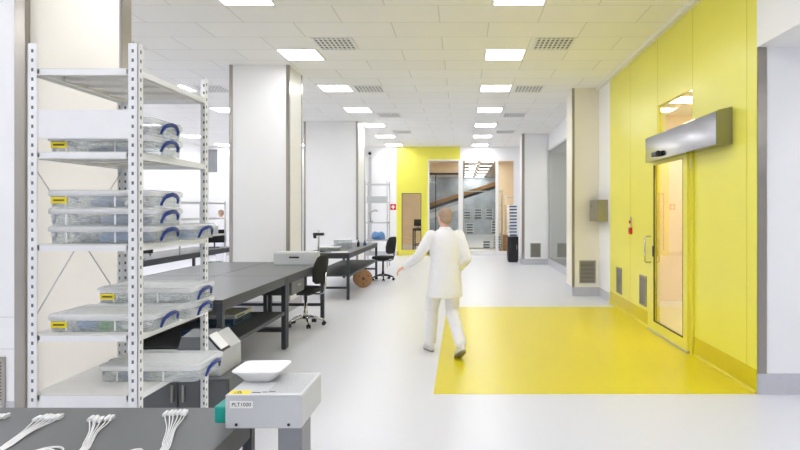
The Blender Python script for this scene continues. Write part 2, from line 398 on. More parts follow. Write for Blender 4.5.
# ------------------------------------------------------------------ ceiling fittings
lt = thing('ceiling_light', '', 'ceiling light')
MB('lightframe').box(-.3, .3, -.3, -.27, -.012, 0).box(-.3, .3, .27, .3, -.012, 0).box(-.3, -.27, -.27, .27, -.012, 0).box(.27, .3, -.27, .27, -.012, 0).obj('frame', lt)
MB('lamp').box(-.27, .27, -.27, .27, -.009, -.001).obj('diffuser', lt)
first = [True]; warm = []
def light(x, y, label, group, z=CH, w=False):
    if w:
        if not warm:
            o = thing('ceiling_light', label, 'ceiling light', (x, y, z), 0, group); warm.append(o)
            MB('lightframe').box(-.3, .3, -.3, -.27, -.012, 0).box(-.3, .3, .27, .3, -.012, 0).box(-.3, -.27, -.27, .27, -.012, 0).box(.27, .3, -.27, .27, -.012, 0).obj('frame', o)
            MB('lampwarm').box(-.27, .27, -.27, .27, -.009, -.001).obj('diffuser', o)
        else: dup(warm[0], (x, y, z), 0, label, group)
        return
    if first[0]:
        first[0] = False; o = lt; o.location = (x, y, z); o['label'] = label; o['group'] = group; return
    dup(lt, (x, y, z), 0, label, group)
rows = [(.63, 'walkway row'), (-2.37, 'row over the dark workbenches'), (-5.37, 'row left of the columns'), (-8.3, 'row by the far left wall')]
for x, nm in rows:
    k = 0
    for j in range(-5, 7):  # the two rearmost rows are unseen panels added as fill from behind
        y = 6.265+2.36*j
        if x == -2.37 and 15.0 < y < 16.3: x_ = x
        light(x, y+.4*0, 'square white light panel, %s from camera, %s' % (ORD[k-5] if k >= 5 else ['fifth', 'fourth', 'third', 'second', 'first'][k]+' unseen one', nm), 'ceiling light panels'); k += 1
for k, (x, y) in enumerate(((-1.2, 23), (2.2, 23), (.5, 25.5), (3.4, 25.5))):  # unseen panels added to brighten the room beyond the screen
    light(x, y, 'added unseen ceiling light panel behind the glazed screen, %s of four' % ['left front', 'right front', 'middle', 'rear right'][k], 'added lights behind the glazed screen', CH, True)
for k in range(7):
    for s, x in (('left', .45), ('right', 1.2)):
        light(x, 27.4+2.4*k, 'corridor light panel behind glass, %s in its %s file' % (ORD[k], s), 'corridor ceiling lights', CH)
for k, (x, y) in enumerate(((3.5, 6.6), (3.5, 8.9))):
    light(x, y, 'light panel in the room behind the yellow door, %s' % ('nearer' if k == 0 else 'farther'), 'lights behind the yellow door', 3.3, True)
for k, y in enumerate((12.5, 16.5)):  # unseen panels added to lift the room behind the grey window
    light(3.6, y, 'added unseen light panel in the side room behind the grey window, %s' % ('nearer' if k == 0 else 'farther'), 'added side room lights', 3.6, True)
for k, (x, y) in enumerate(((4.2, 3.9), (4.2, 1.2))):  # out-of-view panels added to light the alcove walls
    light(x, y, 'added unseen light panel in the low alcove soffit, %s the yellow wall' % ('beside' if k == 0 else 'away from'), 'added alcove lights', 3.03)

cv = thing('ceiling_vent', '', 'vent')
MB('lightframe').box(-.28, .28, -.3, -.275, -.01, 0).box(-.28, .28, .275, .3, -.01, 0).box(-.28, -.262, -.275, .275, -.01, 0).box(.262, .28, -.275, .275, -.01, 0).obj('frame', cv)
MB('ventmid').box(-.262, .262, -.275, .275, -.002, -.0005).obj('backing', cv)
g = MB('lightframe')
for i in range(9): g.box(-.25+i*.0625-.012, -.25+i*.0625+.012, -.275, .275, -.01, -.003)
for i in range(5): g.box(-.262, .262, -.22+i*.11-.008, -.22+i*.11+.008, -.011, -.004)
g.obj('grille', cv)
fv = True
for x, nm in ((1.26, 'beside the walkway lights'), (-1.75, 'beside the bench lights'), (-4.72, 'left of the columns')):
    for k in range(4):
        l = 'square slotted ceiling vent %s, %s from the camera' % (nm, ORD[k])
        loc = (x, 8.07+3.0*k, CH)
        if fv: fv = False; cv.location = loc; cv['label'] = l; cv['group'] = 'ceiling vents'
        else: dup(cv, loc, 0, l, 'ceiling vents')

# ------------------------------------------------------------------ wall fittings
wv = thing('wall_vent', 'framed steel vent low on the yellow wall, nearest the sliding door', 'vent', (XR, 8.31, .26), -PI/2, 'low wall vents')
MB('ventgrey').box(-.155, .155, -.012, 0, 0, .025).box(-.155, .155, -.012, 0, .4, .425).box(-.155, -.13, -.012, 0, .025, .4).box(.13, .155, -.012, 0, .025, .4).obj('frame', wv)
g = MB('ventgrey')
for i in range(15):
    z = .035+i*.025
    g.box(-.13, .13, -.009, -.001, z, z+.014, rot=None)
g.obj('grille', wv)
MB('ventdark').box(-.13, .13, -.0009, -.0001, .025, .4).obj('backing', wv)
dup(wv, (XR, 9.57, .25), -PI/2, 'framed steel vent low on the yellow wall, the one farther from the sliding door')
dup(wv, (2.36, 11.0, .245), 0, 'framed steel vent low on the cream pier beside the yellow wall')
dup(wv, (2.2, 17.5, .215), 0, 'small framed vent low on the white far pier beyond the grey window')
dup(wv, (-3.585, 4.4, .08), 0, 'grey vent low on the white column at the left edge')
ds = thing('wall_box', 'stainless steel box with a black dot hung on the white wall past the yellow wall', 'dispenser', (XR, 10.31, 1.41))
MB('steel').box(-.18, -.001, 0, .66, 0, .39, bev=.006).obj('housing', ds)
MB('black').lathe([(.018, 0), (.018, .004)], (-.1845, .5, .28), 14, axis='x').obj('spy_hole', ds)
al = thing('alarm_point', 'small red alarm call point with a pin on the yellow wall', 'alarm', (XR, 8.89, 1.25))
MB('red').box(-.035, 0, -.045, .045, 0, .1, bev=.005).obj('box', al)
MB('alu').box(-.02, 0, -.012, .012, .1, .26, bev=.003).obj('bracket', al)
MB('black').box(-.038, -.034, -.02, .02, .03, .07).obj('window', al)
MB('red').lathe([(.012, 0), (.016, .03), (.004, .05)], (-.024, 0, .16), 12).obj('pin', al)
fa = thing('first_aid_sign', 'small square red sign with a white cross on the far white wall', 'sign', (-2.47, YB, 1.64))
MB('red').box(-.105, .105, -.012, 0, 0, .21).obj('plate', fa)
MB('wcross').box(-.022, .022, -.014, -.0121, .04, .17).box(-.065, -.022, -.014, -.0121, .083, .127).box(.022, .065, -.014, -.0121, .083, .127).obj('cross', fa)
pp = tag(MB('alu').box(-.05, .05, -.04, 0, 0, 3.55, bev=.004).obj('wall_duct', None, (-3.3, YB, .0)), 'slim grey upright cable duct on the far white wall', 'duct')
cam_ = thing('security_camera', 'small dark camera at the top of the grey duct on the far wall', 'camera', (-3.3, YB-.04, 3.6))
MB('alu').box(-.03, .03, 0, .04, -.02, .14).obj('bracket', cam_)
MB('black').ball((0, -.03, .06), .06, .06, .05).obj('dome', cam_)
tag(MB('postgrey').box(-.42, .42, -.03, 0, 0, .8, bev=.004).obj('notice_board', None, (-9.75+.55, YB, 3.0)), 'plain grey board high on the far left white wall', 'board')

# ------------------------------------------------------------------ storage rack on the left
RX0, RX1, RY0, RY1 = -2.305, -1.717, 3.1, 3.96
rk = thing('storage_rack', 'tall pale grey slotted storage rack loaded with clear plastic boxes', 'shelf', ((RX0+RX1)/2, (RY0+RY1)/2, 0))
ox, oy = (RX0+RX1)/2, (RY0+RY1)/2
hw, hd = (RX1-RX0)/2, (RY1-RY0)/2
for sx in (-1, 1):
    for sy in (-1, 1):
        u = MB('rack', 'slot')
        x, y = sx*hw, sy*hd
        u.box(*sorted((x, x-sx*.052)), *sorted((y, y-sy*.003)), 0, 2.49)
        u.box(*sorted((x, x-sx*.003)), *sorted((y, y-sy*.05)), 0, 2.49)
        for i in range(49):
            z = .04+i*.05
            xm = x-sx*.028
            u.box(xm-.006, xm+.006, y-.0006 if sy < 0 else y-.0036, y+.0036 if sy < 0 else y+.0006, z, z+.018, 1)
            ym = y-sy*.027
            u.box(*sorted((x+sx*.0006, x-sx*.0036)), ym-.006, ym+.006, z, z+.018, 1)
        u.obj('upright', rk)
TZ = [2.358, 1.915, 1.4225, .943, .625]
for z in TZ:
    s_ = MB('rack', 'rackdeck')
    a, b_ = hw-.004, hd-.004
    s_.box(-a, a, -b_, b_, z-.006, z, 1)
    lo = .07 if z == TZ[4] else .036
    s_.box(-a, a, -b_, -b_+.003, z-lo, z-.006).box(-a, a, b_-.003, b_, z-.036, z-.006)
    s_.box(-a, -a+.003, -b_, b_, z-.036, z-.006).box(a-.003, a, -b_, b_, z-.036, z-.006)
    for k in (-1, 0, 1): s_.box(-a+.01+.0, a-.01, k*.2-.03, k*.2+.03, z-.022, z-.006, 1)
    s_.box(-a+.04, -a+.06, -b_, b_, z-.03, z-.006, 1).box(a-.06, a-.04, -b_, b_, z-.03, z-.006, 1)
    s_.obj('shelf', rk)
for a, b_ in (((-hw+.006, -hd+.02, 1.86), (-hw+.006, hd-.02, 1.0)), ((-hw+.006, -hd+.02, 1.0), (-hw+.006, hd-.02, 1.86))):
    MB('alu').tube([a, b_], .0035, n=6).obj('brace', rk)
ep = MB('rack').box(-hw+.053, hw-.053, -hd+.006, -hd+.01, 1.985, 2.138).obj('end_panel', rk); ep['label'] = 'plain white panel across the end'

# clear boxes with blue handles
BW, BD, BH = .58, .372, .097
def make_box():
    r = thing('storage_box', '', 'storage box')
    t = .003; hx, hy = BW/2-.009, BD/2-.009
    m = MB('plastic', 'rim')
    o0 = rrect(0, 0, hx-.005, hy-.005, .03, 0); o1 = rrect(0, 0, hx, hy, .03, .078)
    i1 = rrect(0, 0, hx-t, hy-t, .028, .078); i0 = rrect(0, 0, hx-.005-t, hy-.005-t, .028, t)
    m.loft([o0, o1, i1, i0], cap=True)
    for x in (-hx*.64, hx*.3):
        m.box(x-.004, x+.004, -hy+.002-.003, -hy+.004, .006, .076, 1)
    m.obj('body', r)
    l = MB('plasticlid', 'rim')
    l.loft([rrect(0, 0, BW/2-.004, BD/2-.004, .034, .063), rrect(0, 0, BW/2, BD/2, .036, .066), rrect(0, 0, BW/2, BD/2, .036, .09)], mi=1, cap=False)
    l.loft([rrect(0, 0, BW/2, BD/2, .036, .09),
            rrect(0, 0, BW/2-.012, BD/2-.012, .03, BH), rrect(0, 0, BW/2-.03, BD/2-.03, .03, BH), rrect(0, 0, BW/2-.035, BD/2-.035, .03, .09)], cap=False)
    l.loft([rrect(0, 0, BW/2-.035, BD/2-.035, .03, .0885), rrect(0, 0, BW/2-.035, BD/2-.035, .03, .09)], cap=True)
    l.obj('lid', r)
    for s in (1, -1):
        x = s*(BW/2+.006)
        ys = [(-.104, .012), (-.096, .03), (-.078, .054), (-.05, .068), (-.012, .076), (.03, .075), (.066, .066), (.09, .05), (.088, .038), (.078, .03)]
        h = MB('blue'); pts = [(x+s*.016*math.sin(PI*min(1, max(0, (y+.104)/.19))), y*1.0, z) for y, z in ys]
        h.tube(pts, [.007, .008, .010, .012, .0125, .012, .011, .009, .007, .006], n=8)
        h.obj('handle', r)
    return r
bx0 = make_box()
used = [False]
LBL = {}
def label_on(root):
    m = MB('ylabel', 'ink'); y = -BD/2+.0035
    m.box(-.258, -.172, y-.002, y, .024, .058)
    m.box(-.245, -.185, y-.0026, y-.002, .037, .045, 1)
    o = m.obj('paper_label', root); o['label'] = 'yellow paper label'
def wad(name, mat, cx, cy, cz, sx, sy, sz, label, seed, cat='bag'):
    rnd = random.Random(seed); m = MB(mat); n = 18; rings = []
    prof = [(.55, -.5), (.95, -.42), (1, -.05), (.92, .28), (.6, .46)]
    ph = [rnd.uniform(0, 6.28) for _ in range(4)]
    for q, h in prof:
        ring = []
        for k in range(n):
            a = 2*PI*k/n
            rr = q*(1+.10*math.sin(3*a+ph[0])+.07*math.sin(5*a+ph[1]+h*3))
            c_, s_ = math.cos(a), math.sin(a)
            ring.append((sx/2*rr*math.copysign(abs(c_)**.7, c_)/1.15, sy/2*rr*math.copysign(abs(s_)**.7, s_)/1.15, sz*(h+.5)*(1+.14*math.sin(2*a+ph[2]) if h > .2 else 1)))
        rings.append(ring)
    m.loft(rings)
    return tag(m.obj(name, None, (cx, cy, cz)), label, cat)
def box_at(cx, cy, z, label, lab=False, group='clear boxes on the storage rack', content=None, seed=0, where=''):
    if not used[0]:
        used[0] = True; o = bx0; o.location = (cx, cy, z+.001); o['label'] = label; o['group'] = group
    else: o = dup(bx0, (cx, cy, z+.001), 0, label, group)
    if lab: LBL[o.name] = o
    if content:
        for i, (mat, dx, dy, sx, sy, sz, lbl) in enumerate(content):
            wad('plastic_bag', mat, cx+dx, cy+dy, z+.0055, sx, sy, sz, lbl+' '+where, seed*7+i)
    return o
FX, FY, RYc = -1.962, 3.156+BD/2, 3.53+BD/2
U2, U3, U4, U5 = 'second shelf from the top', 'middle shelf', 'second shelf from the bottom', 'bottom shelf'
box_at(FX, FY, TZ[1], 'lower clear box of the pair on the %s of the rack' % U2, True, content=[('baggrey', .03, -.05, .3, .2, .035, 'grey film bag lying')], seed=1, where='in the lower box on the '+U2)
box_at(FX, FY, TZ[1]+BH, 'upper clear box of the pair on the %s, behind white panel' % U2)
box_at(FX, FY, TZ[2], 'lowest of three stacked clear boxes on the %s of the rack' % U3, content=[('bagblue', .06, -.04, .3, .24, .056, 'blue film bag'), ('bagwhite', -.16, -.02, .1, .22, .04, 'white wrap')], seed=2, where='in the lowest box of three on the '+U3)
box_at(FX, FY, TZ[2]+BH, 'middle one of three stacked clear boxes on the %s of the rack' % U3, content=[('baggrey', .07, -.05, .28, .22, .055, 'grey blue film bag'), ('bagwhite', -.14, -.03, .13, .2, .045, 'white foam wrap')], seed=3, where='in the middle box of three on the '+U3)
box_at(FX, FY, TZ[2]+2*BH, 'topmost of three stacked clear boxes on the %s, yellow label in front' % U3, True, content=[('baggrey', -.01, -.05, .2, .22, .056, 'dark grey film bag'), ('bagwhite', .15, -.04, .12, .22, .05, 'white foam wrap')], seed=4, where='in the topmost box of three on the '+U3)
box_at(FX+.04, RYc, TZ[2], 'single clear box at the back of the %s behind the three stacked boxes' % U3, content=[('bagblue', .14, 0, .16, .25, .05, 'pale blue bag')], seed=5, where='in the single back box on the '+U3)
box_at(FX, FY, TZ[3], 'single clear box with green parts inside, front of the %s' % U4, True, content=[('bagblue', -.11, -.08, .12, .14, .05, 'blue film bag'), ('bagwhite', .14, -.07, .16, .18, .04, 'white wrap')], seed=6, where='in the front box on the '+U4)
wad('circuit_parts', 'green', FX+.015, FY-.13, TZ[3]+.0055, .1, .06, .05, 'bundle of green parts in the front box on the '+U4, 77, 'parts')
box_at(FX+.035, RYc, TZ[3], 'lower clear box of the rear pair on the %s' % U4)
box_at(FX+.035, RYc, TZ[3]+BH, 'upper box of the rear pair on the %s, yellow label' % U4, True, content=[('bagwhite', .1, -.06, .2, .2, .05, 'white foam wrap')], seed=8, where='in the upper rear box on the '+U4)
box_at(-1.785, 3.32+BD/2, TZ[4], 'clear box jutting out sideways from the %s of the rack' % U5, content=[('baggrey', -.12, -.08, .16, .16, .045, 'grey film bag')], seed=9, where='in the jutting box on the '+U5)
for o in LBL.values(): label_on(o)

# ------------------------------------------------------------------ workbenches
def bench(x0, x1, y0, y1, h, label, shelf=True, drawer=False, inset=.004, group='dark workbenches', legw=.05):
    r = thing('workbench', label, 'workbench', ((x0+x1)/2, (y0+y1)/2, 0), 0, group)
    a, b_ = (x1-x0)/2, (y1-y0)/2
    m = MB('top', 'topedge'); m.box(-a, a, -b_, b_, h-.03, h, 0, bev=.002, seg=1)
    for f in m.bm.faces:
        if abs(f.normal.z) < .5 or f.calc_center_median().z < h-.01: f.material_index = 1
    m.obj('tabletop', r)
    li = inset
    for sx in (-1, 1):
        for sy in (-1, 1):
            x, y = sx*(a-li), sy*(b_-li)
            l = MB('frame').box(*sorted((x, x-sx*legw)), *sorted((y, y-sy*legw)), .015, h-.031).box(*sorted((x-sx*.005, x-sx*(legw-.005))), *sorted((y-sy*.005, y-sy*(legw-.005))), 0, .015)
            l.obj('leg', r)
    f = MB('frame')
    ax, by = a-li-.005, b_-li-.005
    f.box(-ax, ax, -by, -by+.03, h-.1, h-.031).box(-ax, ax, by-.03, by, h-.1, h-.031)
    f.box(-ax, -ax+.03, -by, by, h-.1, h-.031).box(ax-.03, ax, -by, by, h-.1, h-.031)
    f.box(-ax, ax, -by, -by+.03, .2, .24).box(-ax, ax, by-.03, by, .2, .24)
    f.obj('frame', r)
    if shelf:
        MB('shelfdark', 'frame').box(-ax+.02, ax-.02, -by+.02, by-.02, .42, .435, 0).box(ax-.025, ax-.005, -by+.02, by-.02, .4, .44, 1).box(-ax+.005, -ax+.025, -by+.02, by-.02, .4, .44, 1).obj('lower_shelf', r)
    if drawer:
        d = MB('drawer').box(ax-.4, ax-.002, -by+.2, -by+.75, h-.26, h-.105, bev=.003).obj('drawer', r)
        MB('steel').box(ax-.002, ax+.012, -by+.4, -by+.55, h-.17, h-.155, bev=.002).obj('handle', d)
    return r
BHt = .845
bench(-2.86, -2.03, 4.96, 6.80, BHt, 'dark workbench nearest the storage rack, along the walkway', group='dark workbenches')
bench(-2.86, -2.03, 6.81, 8.66, BHt, 'dark workbench with grey box on it and a chair tucked under', shelf=False, drawer=True)
bench(-3.68, -2.87, 4.96, 6.80, BHt, 'back workbench behind the one nearest the storage rack', shelf=True)
bench(-3.68, -2.87, 6.81, 8.66, BHt, 'back workbench in front of the white middle column', shelf=True)
bench(-2.85, -2.02, 10.5, 14.0, BHt, 'dark workbench between the white columns, brown reel beneath it')
bench(-5.7, -4.85, 8.2, 12.4, BHt, 'dark workbench beyond the columns, seen through the storage rack')
bench(-3.1, -.79, 1.4, 2.262, .84, 'grey worktop in the foreground with white cable bundles on it', shelf=False, inset=.008, legw=.035)

# ------------------------------------------------------------------ things on and under the benches
dv = thing('test_device', 'pale grey test device box with PLT1000 label and white dish on top', 'device', (-.679, 2.0, 0))
W2 = .131
m = MB('devgrey').box(-W2, W2, 0, .278, .856, .966, bev=.003, seg=1); m.obj('housing', dv)
lid = MB('devplain').box(-W2, W2, 0, .278, .966, .97, bev=.0015, seg=1).obj('lid', dv)
MB('devtop').box(.0, W2-.012, .03, .262, .9701, .9706).obj('perforated_plate', lid)
MB('devtop').box(-.1, -.0, .15, .262, .9701, .9706).obj('perforated_plate', lid)
MB('postgrey').box(W2-.083, W2, .004, .12, .012, .856, bev=.003).obj('post', dv)
MB('postgrey').box(-.07, .2, -.05, .32, 0, .012, bev=.003).obj('base_plate', dv)
for x in (-.092, .087): MB('black').lathe([(.0045, 0), (.0055, -.003), (.003, -.005)], (x, -.0001, .87), 12, axis='y').obj('screw', dv)
tb = MB('teal').box(-W2-.04, -W2, .005, .09, .872, .93, bev=.005).obj('connector', dv); tb['label'] = 'teal plug on the side'
lb = MB('wcross').box(-.114, -.036, -.0012, -.0001, .926, .95).obj('name_label', dv)
tx = bpy.data.curves.new('txt', 'FONT'); tx.body = 'PLT1000'; tx.size = .0185; tx.align_x = 'CENTER'; tx.align_y = 'CENTER'; tx.extrude = .0003
to = bpy.data.objects.new('txt', tx); COL.objects.link(to)
bpy.context.view_layer.update()
tme = bpy.data.meshes.new_from_object(to.evaluated_get(bpy.context.evaluated_depsgraph_get()))
bpy.data.objects.remove(to)
tme.materials.clear(); tme.materials.append(M['ink'])
tme.transform(Matrix.Translation((-.075, -.0016, .938)) @ Matrix.Rotation(PI/2, 4, 'X'))
tmo = bpy.data.objects.new('lettering', tme); COL.objects.link(tmo); tmo.parent = lb
wl = MB('ylabel', 'ink')
z = .9701
wl.box(-.126, -.056, .012, .052, z, z+.0005)
wl.prism([(-.112, .018), (-.08, .018), (-.096, .046)], z+.0005, z+.0008, 1)
wl.prism([(-.107, .021), (-.085, .021), (-.096, .041)], z+.0008, z+.001, 0)
wl.prism([(-.098, .023), (-.094, .023), (-.094, .035), (-.098, .035)], z+.001, z+.0012, 1)
wl.obj('warning_label', dv)['label'] = 'yellow warning label with a black triangle'
MB('ink').box(-.05, -.02, .026, .034, z, z+.0004).box(-.015, .002, .03, .037, z+.0006, z+.001).box(.008, .03, .034, .04, z+.0006, z+.001).obj('printed_marks', dv)
ds_ = MB('dish')
ds_.loft([rrect(0, 0, .05, .05, .018, 0), rrect(0, 0, .054, .054, .02, .003), rrect(0, 0, .078, .076, .024, .033), rrect(0, 0, .09, .086, .026, .041), rrect(0, 0, .09, .086, .026, .045),
          rrect(0, 0, .082, .079, .024, .044), rrect(0, 0, .066, .064, .02, .03), rrect(0, 0, .048, .046, .018, .006)])
tag(ds_.obj('weighing_dish', None, (-.752, 2.205, .9708)), 'square white dish standing on the grey test device', 'dish')

# white cable bundles
def cable_bundle(cx, cy, tx_, ty_, label, seed, spread=.07, n=6, ang=0):
    rnd = random.Random(seed)
    r = thing('cable_bundle', label, 'cables', (cx, cy, .84), 0, 'white cable bundles')
    for i in range(n):
        t = (i/(n-1)-.5)
        x = t*spread; y = t*spread*.15+rnd.uniform(-.009, .009)
        e = Vector((tx_-cx+t*.02, ty_-cy, 0))
        dx, dy = (Vector((e.x*.35, e.y, 0)).normalized())[:2]
        hd_ = math.atan2(dy, dx)
        c = MB('cable').box(-.017, .015, -.0052, .0052, 0, .014, bev=.001, seg=1).box(.015, .022, -.006, .006, .003, .012).obj('connector', r, (x, y, .0002), hd_+PI+PI*(1 if False else 1))
        m = Vector((x, y, .006))
        p = [m+Vector((dx, dy, 0))*.015, m.lerp(Vector((e.x, e.y, .008)), .2), Vector((e.x*.5+x*.27, e.y*.5+y*.3, .008)), Vector((e.x*.85+t*.01, e.y*.85, .004)), Vector((e.x+t*.004, e.y, .004)), Vector((e.x*1.35-.0, e.y*1.6, .004))]
        # smooth the path
        q = []
        for k in range(len(p)-1):
            p0, p1, p2, p3 = p[max(0, k-1)], p[k], p[k+1], p[min(len(p)-1, k+2)]
            for s in range(5):
                u = s/5
                q.append(.5*((2*p1)+(p2-p0)*u+(2*p0-5*p1+4*p2-p3)*u*u+(3*p1-p0-3*p2+p3)*u**3))
        q.append(p[-1])
        MB('cable').tube(q, .002, n=6).obj('wire', r)
    return r
cable_bundle(-1.505, 2.135, -1.463, 1.86, 'white cable bundle, second from the left of four on the grey worktop', 1)
cable_bundle(-1.31, 2.12, -1.2, 1.86, 'white cable bundle, third from the left of four on the grey worktop', 2)
cable_bundle(-1.065, 2.185, -.945, 1.86, 'white cable bundle nearest the grey test device', 3)
cable_bundle(-1.71, 2.145, -1.72, 1.86, 'white cable bundle at the left edge, cut by the picture border', 4)
def loop(cx, cy, rx, ry, label, n=3):
    r = thing('cable_loop', label, 'cables', (cx, cy, .84))
    for k in range(n):
        f = 1-.13*k
        MB('cable').tube([(rx*f*math.cos(a), ry*f*math.sin(a)-.02*k, .004+.0075*(k % 2)) for a in [2*PI*i/28 for i in range(28)]], .0035, n=6, close=True).obj('wire', r)
loop(-1.30, 1.75, .066, .125, 'coiled white cable loop between the second and third bundle')
loop(-1.025, 1.745, .04, .112, 'coiled white cable loop below the right-hand bundle')

# printer and its cabinet behind the rack
cb = thing('low_cabinet', 'low grey cabinet under the label printer behind the storage rack', 'cabinet', (-2.02, 4.45, 0))
MB('drawer').box(-.4, .33, -.2, .3, .05, .38, bev=.004).obj('body', cb)
MB('frame').box(-.38, .31, -.18, .27, 0, .05).obj('plinth', cb)
dd = MB('drawer').box(-.39, -.04, -.22, -.201, .07, .36, bev=.003).obj('door', cb); MB('steel').box(-.08, -.065, -.235, -.22, .22, .34).obj('handle', dd)
dd = MB('drawer').box(-.03, .32, -.22, -.201, .07, .36, bev=.003).obj('door', cb); MB('steel').box(.0, .015, -.235, -.22, .22, .34).obj('handle', dd)
tag(MB('prlight').loft([rrect(0, 0, .17, .06, .02, 0), rrect(0, 0, .18, .07, .02, .17), rrect(0, 0, .175, .065, .02, .17), rrect(0, 0, .165, .055, .02, .006)]).obj('parts_tray', None, (-2.30, 4.335, .381)),
    'upright grey plastic tray beside the label printer behind the rack', 'tray')
pr = thing('label_printer', 'grey label printer with a tilted pale display, beside the storage rack', 'printer', (-1.955, 4.52, .381))
m = MB('prlight'); m.loft([[(x, y, z) for y, z in ((-.2, 0), (-.205, .05), (-.19, .12), (-.13, .17), (.2, .17), (.21, .02), (.2, 0))] for x in (-.15, -.14, .16, .17)], smooth=False); m.obj('body', pr)
m = MB('prdark'); m.loft([[(x, y, z) for y, z in ((-.195, .13), (-.17, .2), (-.12, .27), (.08, .295), (.2, .27), (.212, .17), (-.1, .168))] for x in (-.155, -.15, .04, .06)], smooth=False); m.obj('lid', pr)
R2 = Matrix.Rotation(math.radians(48), 3, 'Y')
m = MB('prlight'); m.loft([[(x, y, z) for x, z in ((.055, .16), (.055, .28), (.07, .285), (.17, .17))] for y in (-.18, .2)], smooth=False); m.obj('slanted_front', pr)
MB('black').box(.035, .2, -.185, -.02, .226, .24, bev=.004, rot=R2).obj('display_bezel', pr)
MB('screen').box(.048, .187, -.178, -.04, .2335, .249, rot=R2).obj('display', pr)

# boxes on the bench shelf, device at its far end
for i, (x, y, mt, h, l) in enumerate(((-2.5, 6.15, 'bookblue', .07, 'blue flat carton lowest on the shelf under the near bench'), (-2.48, 6.15, 'paper', .04, 'white binder lying on the blue carton under the near bench'))):
    z = .436+(0, .071)[i]
    b_ = thing('carton' if i == 0 else 'binder', l, 'box' if i == 0 else 'binder', (x, y, z))
    MB(mt).box(-.17, .19, -.24, .24, 0, h, bev=.004).obj('body', b_)
    MB('ink').box(.1901, .191, -.2, .0, h*.3, h*.6).obj('spine_label', b_)
tag(MB('bookblue').box(-.16, .17, -.18, .18, 0, .05, bev=.004).obj('carton', None, (-2.46, 5.62, .436)), 'lone dark blue carton on the shelf under the near bench', 'box')
gd = thing('instrument_case', 'flat pale grey case with a dark slot at the far end of the bench', 'case', (-2.36, 8.36, BHt))
MB('devgrey').box(-.29, .3, -.14, .14, 0, .16, bev=.006).obj('body', gd)
MB('devplain').box(-.285, .295, -.135, .135, .16, .175, bev=.004).obj('lid', gd)
MB('black').box(-.07, .07, -.143, -.139, .09, .115).obj('grip_slot', gd)

def camera_stand(x, y, z, label):
    r = thing('inspection_stand', label, 'stand', (x, y, z))
    MB('black').box(-.12, .12, -.09, .09, 0, .02, bev=.004).obj('base', r)
    MB('alu').tube([(0, 0, .02), (0, 0, .4)], .016).obj('pole', r)
    MB('dark').box(-.1, .1, -.03, .03, .3, .35, bev=.008).obj('head', r)
    MB('black').lathe([(.03, 0), (.03, .05), (.02, .06)], (-.07, 0, .25), 12).obj('lens', r)
    return r
camera_stand(-2.66, 10.85, BHt, 'slim black inspection stand on the second bench behind the grey case')
def clear_bin(x, y, z, sx, sy, sz, label, grp=None):
    r = thing('clear_bin', label, 'box', (x, y, z), 0, grp)
    MB('clear').loft([rrect(0, 0, sx-.01, sy-.01, .02, 0), rrect(0, 0, sx, sy, .02, sz), rrect(0, 0, sx-.004, sy-.004, .018, sz), rrect(0, 0, sx-.014, sy-.014, .018, .004)]).obj('body', r)
    MB('rack').loft([rrect(0, 0, sx+.006, sy+.006, .02, sz), rrect(0, 0, sx+.006, sy+.006, .02, sz+.012)]).obj('lid', r)
    return r
clear_bin(-2.42, 11.9, BHt, .17, .13, .17, 'clear lidded bin standing on the second bench')
clear_bin(-2.55, 11.25, BHt, .2, .14, .06, 'low clear lidded tray on the second bench in front of the clear bin')
tag(MB('paper').box(-.15, .15, -.11, .11, 0, .004).obj('paper_sheets', None, (-2.25, 10.75, BHt), .2), 'white paper sheets at the near corner of the second bench', 'paper')
for i, (x, y, h, mt, l) in enumerate(((-2.2, 12.4, .13, 'black', 'black squeeze bottle right of the clear bin on the second bench'), (-2.12, 12.75, .1, 'bookblue', 'small blue bottle behind the black bottle on the second bench'), (-2.3, 12.9, .15, 'dish', 'white bottle at the back of the second bench'))):
    b_ = thing('bottle', l, 'bottle', (x, y, BHt))
    MB(mt).lathe([(.03, 0), (.033, .005), (.033, h*.65), (.014, h*.8), (.012, h*.85)], n=16).obj('body', b_)
    MB('black').lathe([(.015, h*.85), (.015, h), (.008, h+.01)], n=12).obj('cap', b_)

# brown cable reel
rl = thing('cable_reel', 'brown hardboard cable reel standing on the floor under the second bench', 'reel', (-2.09, 12.3, .19))
RM = math.radians(20)
rl.rotation_euler = (0, 0, RM)
for y in (-.1, .088):
    MB('card', 'carddark').lathe([(.19, y), (.19, y+.012)], n=40, axis='y').obj('flange', rl)
MB('cable').lathe([(.14, -.088), (.14, .088)], n=28, axis='y').obj('wound_cable', rl)
MB('carddark').lathe([(.03, -.102), (.03, -.1005)], n=20, axis='y').obj('hub', rl)
g = MB('carddark')
for k in range(3):
    a = 2*PI*k/3+.5; g.lathe([(.016, -.102), (.016, -.1005)], (.11*math.cos(a), 0, .11*math.sin(a)), 14, axis='y')
g.obj('hole', rl)

